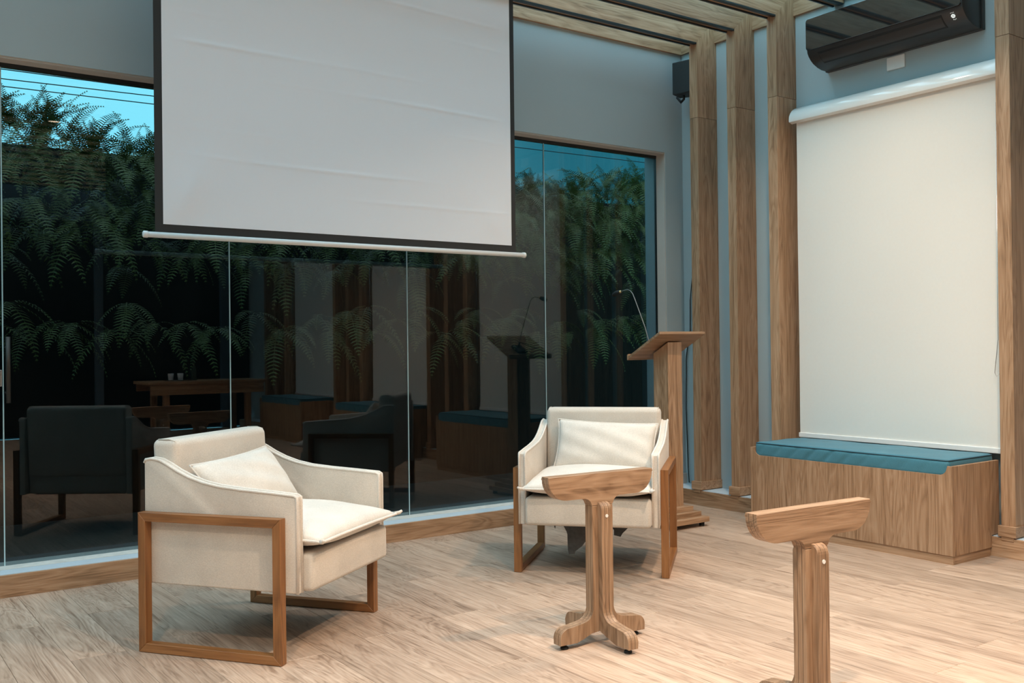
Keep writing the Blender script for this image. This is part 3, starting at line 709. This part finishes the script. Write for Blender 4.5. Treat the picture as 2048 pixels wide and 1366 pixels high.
# ------------------------------------------------------------------ outside
gr = mesh_obj('ground', bx(bmesh.new(), -14, 16, YW+.3, 30, -.2, -.02), 'dark_ground'); tag(gr, 'dark ground outside the glazing', kind='structure')
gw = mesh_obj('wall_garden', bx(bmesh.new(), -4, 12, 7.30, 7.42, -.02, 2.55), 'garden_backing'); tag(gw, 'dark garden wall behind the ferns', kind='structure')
def frond_mesh(name, L, a0, a1, npin, seed, width=.22):
    rg = random.Random(seed); V, Fc = [], []
    n = npin; pts = []; q = Vector((0, 0, 0)); pts.append(q.copy())
    for i in range(n):
        t = (i+.5)/n; an = R(a0+(a1-a0)*t**.8)
        q = q+Vector((0, math.cos(an), math.sin(an)))*L/n; pts.append(q.copy())
    for i in range(n):      # rachis: a slim ribbon pair
        d = (pts[i+1]-pts[i]); wv_ = .0022*(1-i/n)+.0006
        b0 = len(V); V += [pts[i]+Vector((-wv_, 0, 0)), pts[i]+Vector((wv_, 0, 0)), pts[i+1]+Vector((wv_*.9, 0, 0)), pts[i+1]+Vector((-wv_*.9, 0, 0))]
        Fc.append((b0, b0+1, b0+2, b0+3))
    for i in range(2, n):
        t = i/n; d = (pts[i]-pts[i-1]).normalized(); up = Vector((1, 0, 0)).cross(d)
        ln = L*width*(math.sin(math.pi*min(1, t*1.02)**.62)**.85)*(.9+.2*rg.random())+.004
        for s in (-1, 1):
            dirv = (Vector((s, 0, 0))*.93 + d*.36 + up*(-.18+.15*rg.random())).normalized()
            hw = L/n*.25
            b0 = len(V); m = pts[i]+dirv*ln*.55+up*.006
            V += [pts[i]-d*hw*.7, m-d*hw*.85, pts[i]+dirv*ln+d*hw*.2, m+d*hw*.75, pts[i]+d*hw*.7]
            Fc += [(b0, b0+1, b0+3, b0+4), (b0+1, b0+2, b0+3)]
    me = bpy.data.meshes.new(name); me.from_pydata([tuple(v) for v in V], [], Fc); me.materials.append(MATS['fern_leaf']); me.update(); return me
droop = [frond_mesh('frond', .30+.045*k, 22-16*k, -66-5*k, 17, 40+k, .17) for k in range(4)]
upright = [frond_mesh('frond', .26+.05*k, 88-6*k, 50-24*k, 22, 60+k, .15) for k in range(4)]
hedge = empty('fern_hedge', (3.3, 6.7, 0)); tag(hedge, 'dense hedge of dark green ferns beyond the glazing', 'hedge')
spots = []
rg = random.Random(21)
for (z, y, stp, nf, kind) in ((2.44, 6.74, .10, 7, 'u'), (2.34, 6.66, .10, 8, 'm'), (2.42, 6.56, .10, 8, 'm'), (2.46, 6.82, .12, 6, 'm'), (2.30, 6.48, .12, 7, 'd'), (2.12, 6.44, .13, 7, 'd'), (1.94, 6.40, .13, 7, 'd'), (1.78, 6.46, .18, 4, 'd'), (1.34, 6.46, .15, 5, 'd')):
    x = -1.2
    while x < 9.0:
        bzz = z+rg.uniform(-.10, .12); bx_ = x+rg.uniform(-.07, .07); by_ = y+rg.uniform(-.06, .06)
        if kind in 'um': bzz += .10*math.sin(x*2.1+.6)
        for k in range(nf):
            az = rg.choice((-1, 1))*rg.uniform(12, 88) if kind != 'u' else rg.uniform(-180, 180)
            me = rg.choice(upright if kind == 'u' or (kind == 'm' and rg.random() < .45) else droop)
            s = rg.uniform(.7, 1.12)
            spots.append((me, (bx_-3.3, by_-6.7+.0, bzz), (rg.uniform(-.12, .12), rg.uniform(-.15, .15), R(180+az)), s, kind))
        x += stp*rg.uniform(.8, 1.2)
def vis_rank(sp_):
    x, y, z = sp_[1]; X, Y = x+3.3, y+6.7
    d = (X-0)*F.x+(Y)*F.y; u = 1024+FPX*(X*RX.x+Y*RX.y)/d; v = 683-FPX*(z-EYE)/d
    seen = (u < 300 and 0 < u) or (1040 < u < 1310) or (300 <= u <= 1040 and v > 470)
    return (0 if seen and v < 830 else 1, {'u': 0, 'm': 1, 'd': 2}[sp_[4]] if False else rg.random())
spots.sort(key=vis_rank)
for me, loc, rot, s, kd in spots[:300]:
    inst('frond', me, hedge, loc, rot, (s, s, s))
V, Fc = [], []
for me, loc, rot, s, kd in spots[300:]:
    Mx = Matrix.Translation(loc) @ Euler(rot).to_matrix().to_4x4() @ Matrix.Scale(s, 4); b0 = len(V)
    V += [tuple(Mx @ v.co) for v in me.vertices]; Fc += [tuple(b0+i for i in pl.vertices) for pl in me.polygons]
me = bpy.data.meshes.new('frond_mass'); me.from_pydata(V, [], Fc); me.materials.append(MATS['fern_leaf']); me.update()
fm = inst('frond_mass', me, hedge); fm['kind'] = 'stuff'
# overhead cables against the sky
for i, (za, zb_2) in enumerate(((4.215, 4.225), (4.160, 4.195), (4.126, 4.147))):
    pth = [(-6+20*t/20, 11.8+.2*i, (za+(zb_2-za)*((-6+t)-1.68)/1.64) - .002*((t-9)/9)**2) for t in range(0, 21)]
    o = mesh_obj('overhead_cable', tube(pth, .006, 5), 'rubber', None, True)
    tag(o, ('uppermost', 'middle', 'lowest')[i]+' of three thin cables crossing the sky above the ferns', 'cable', 'overhead cables outside')
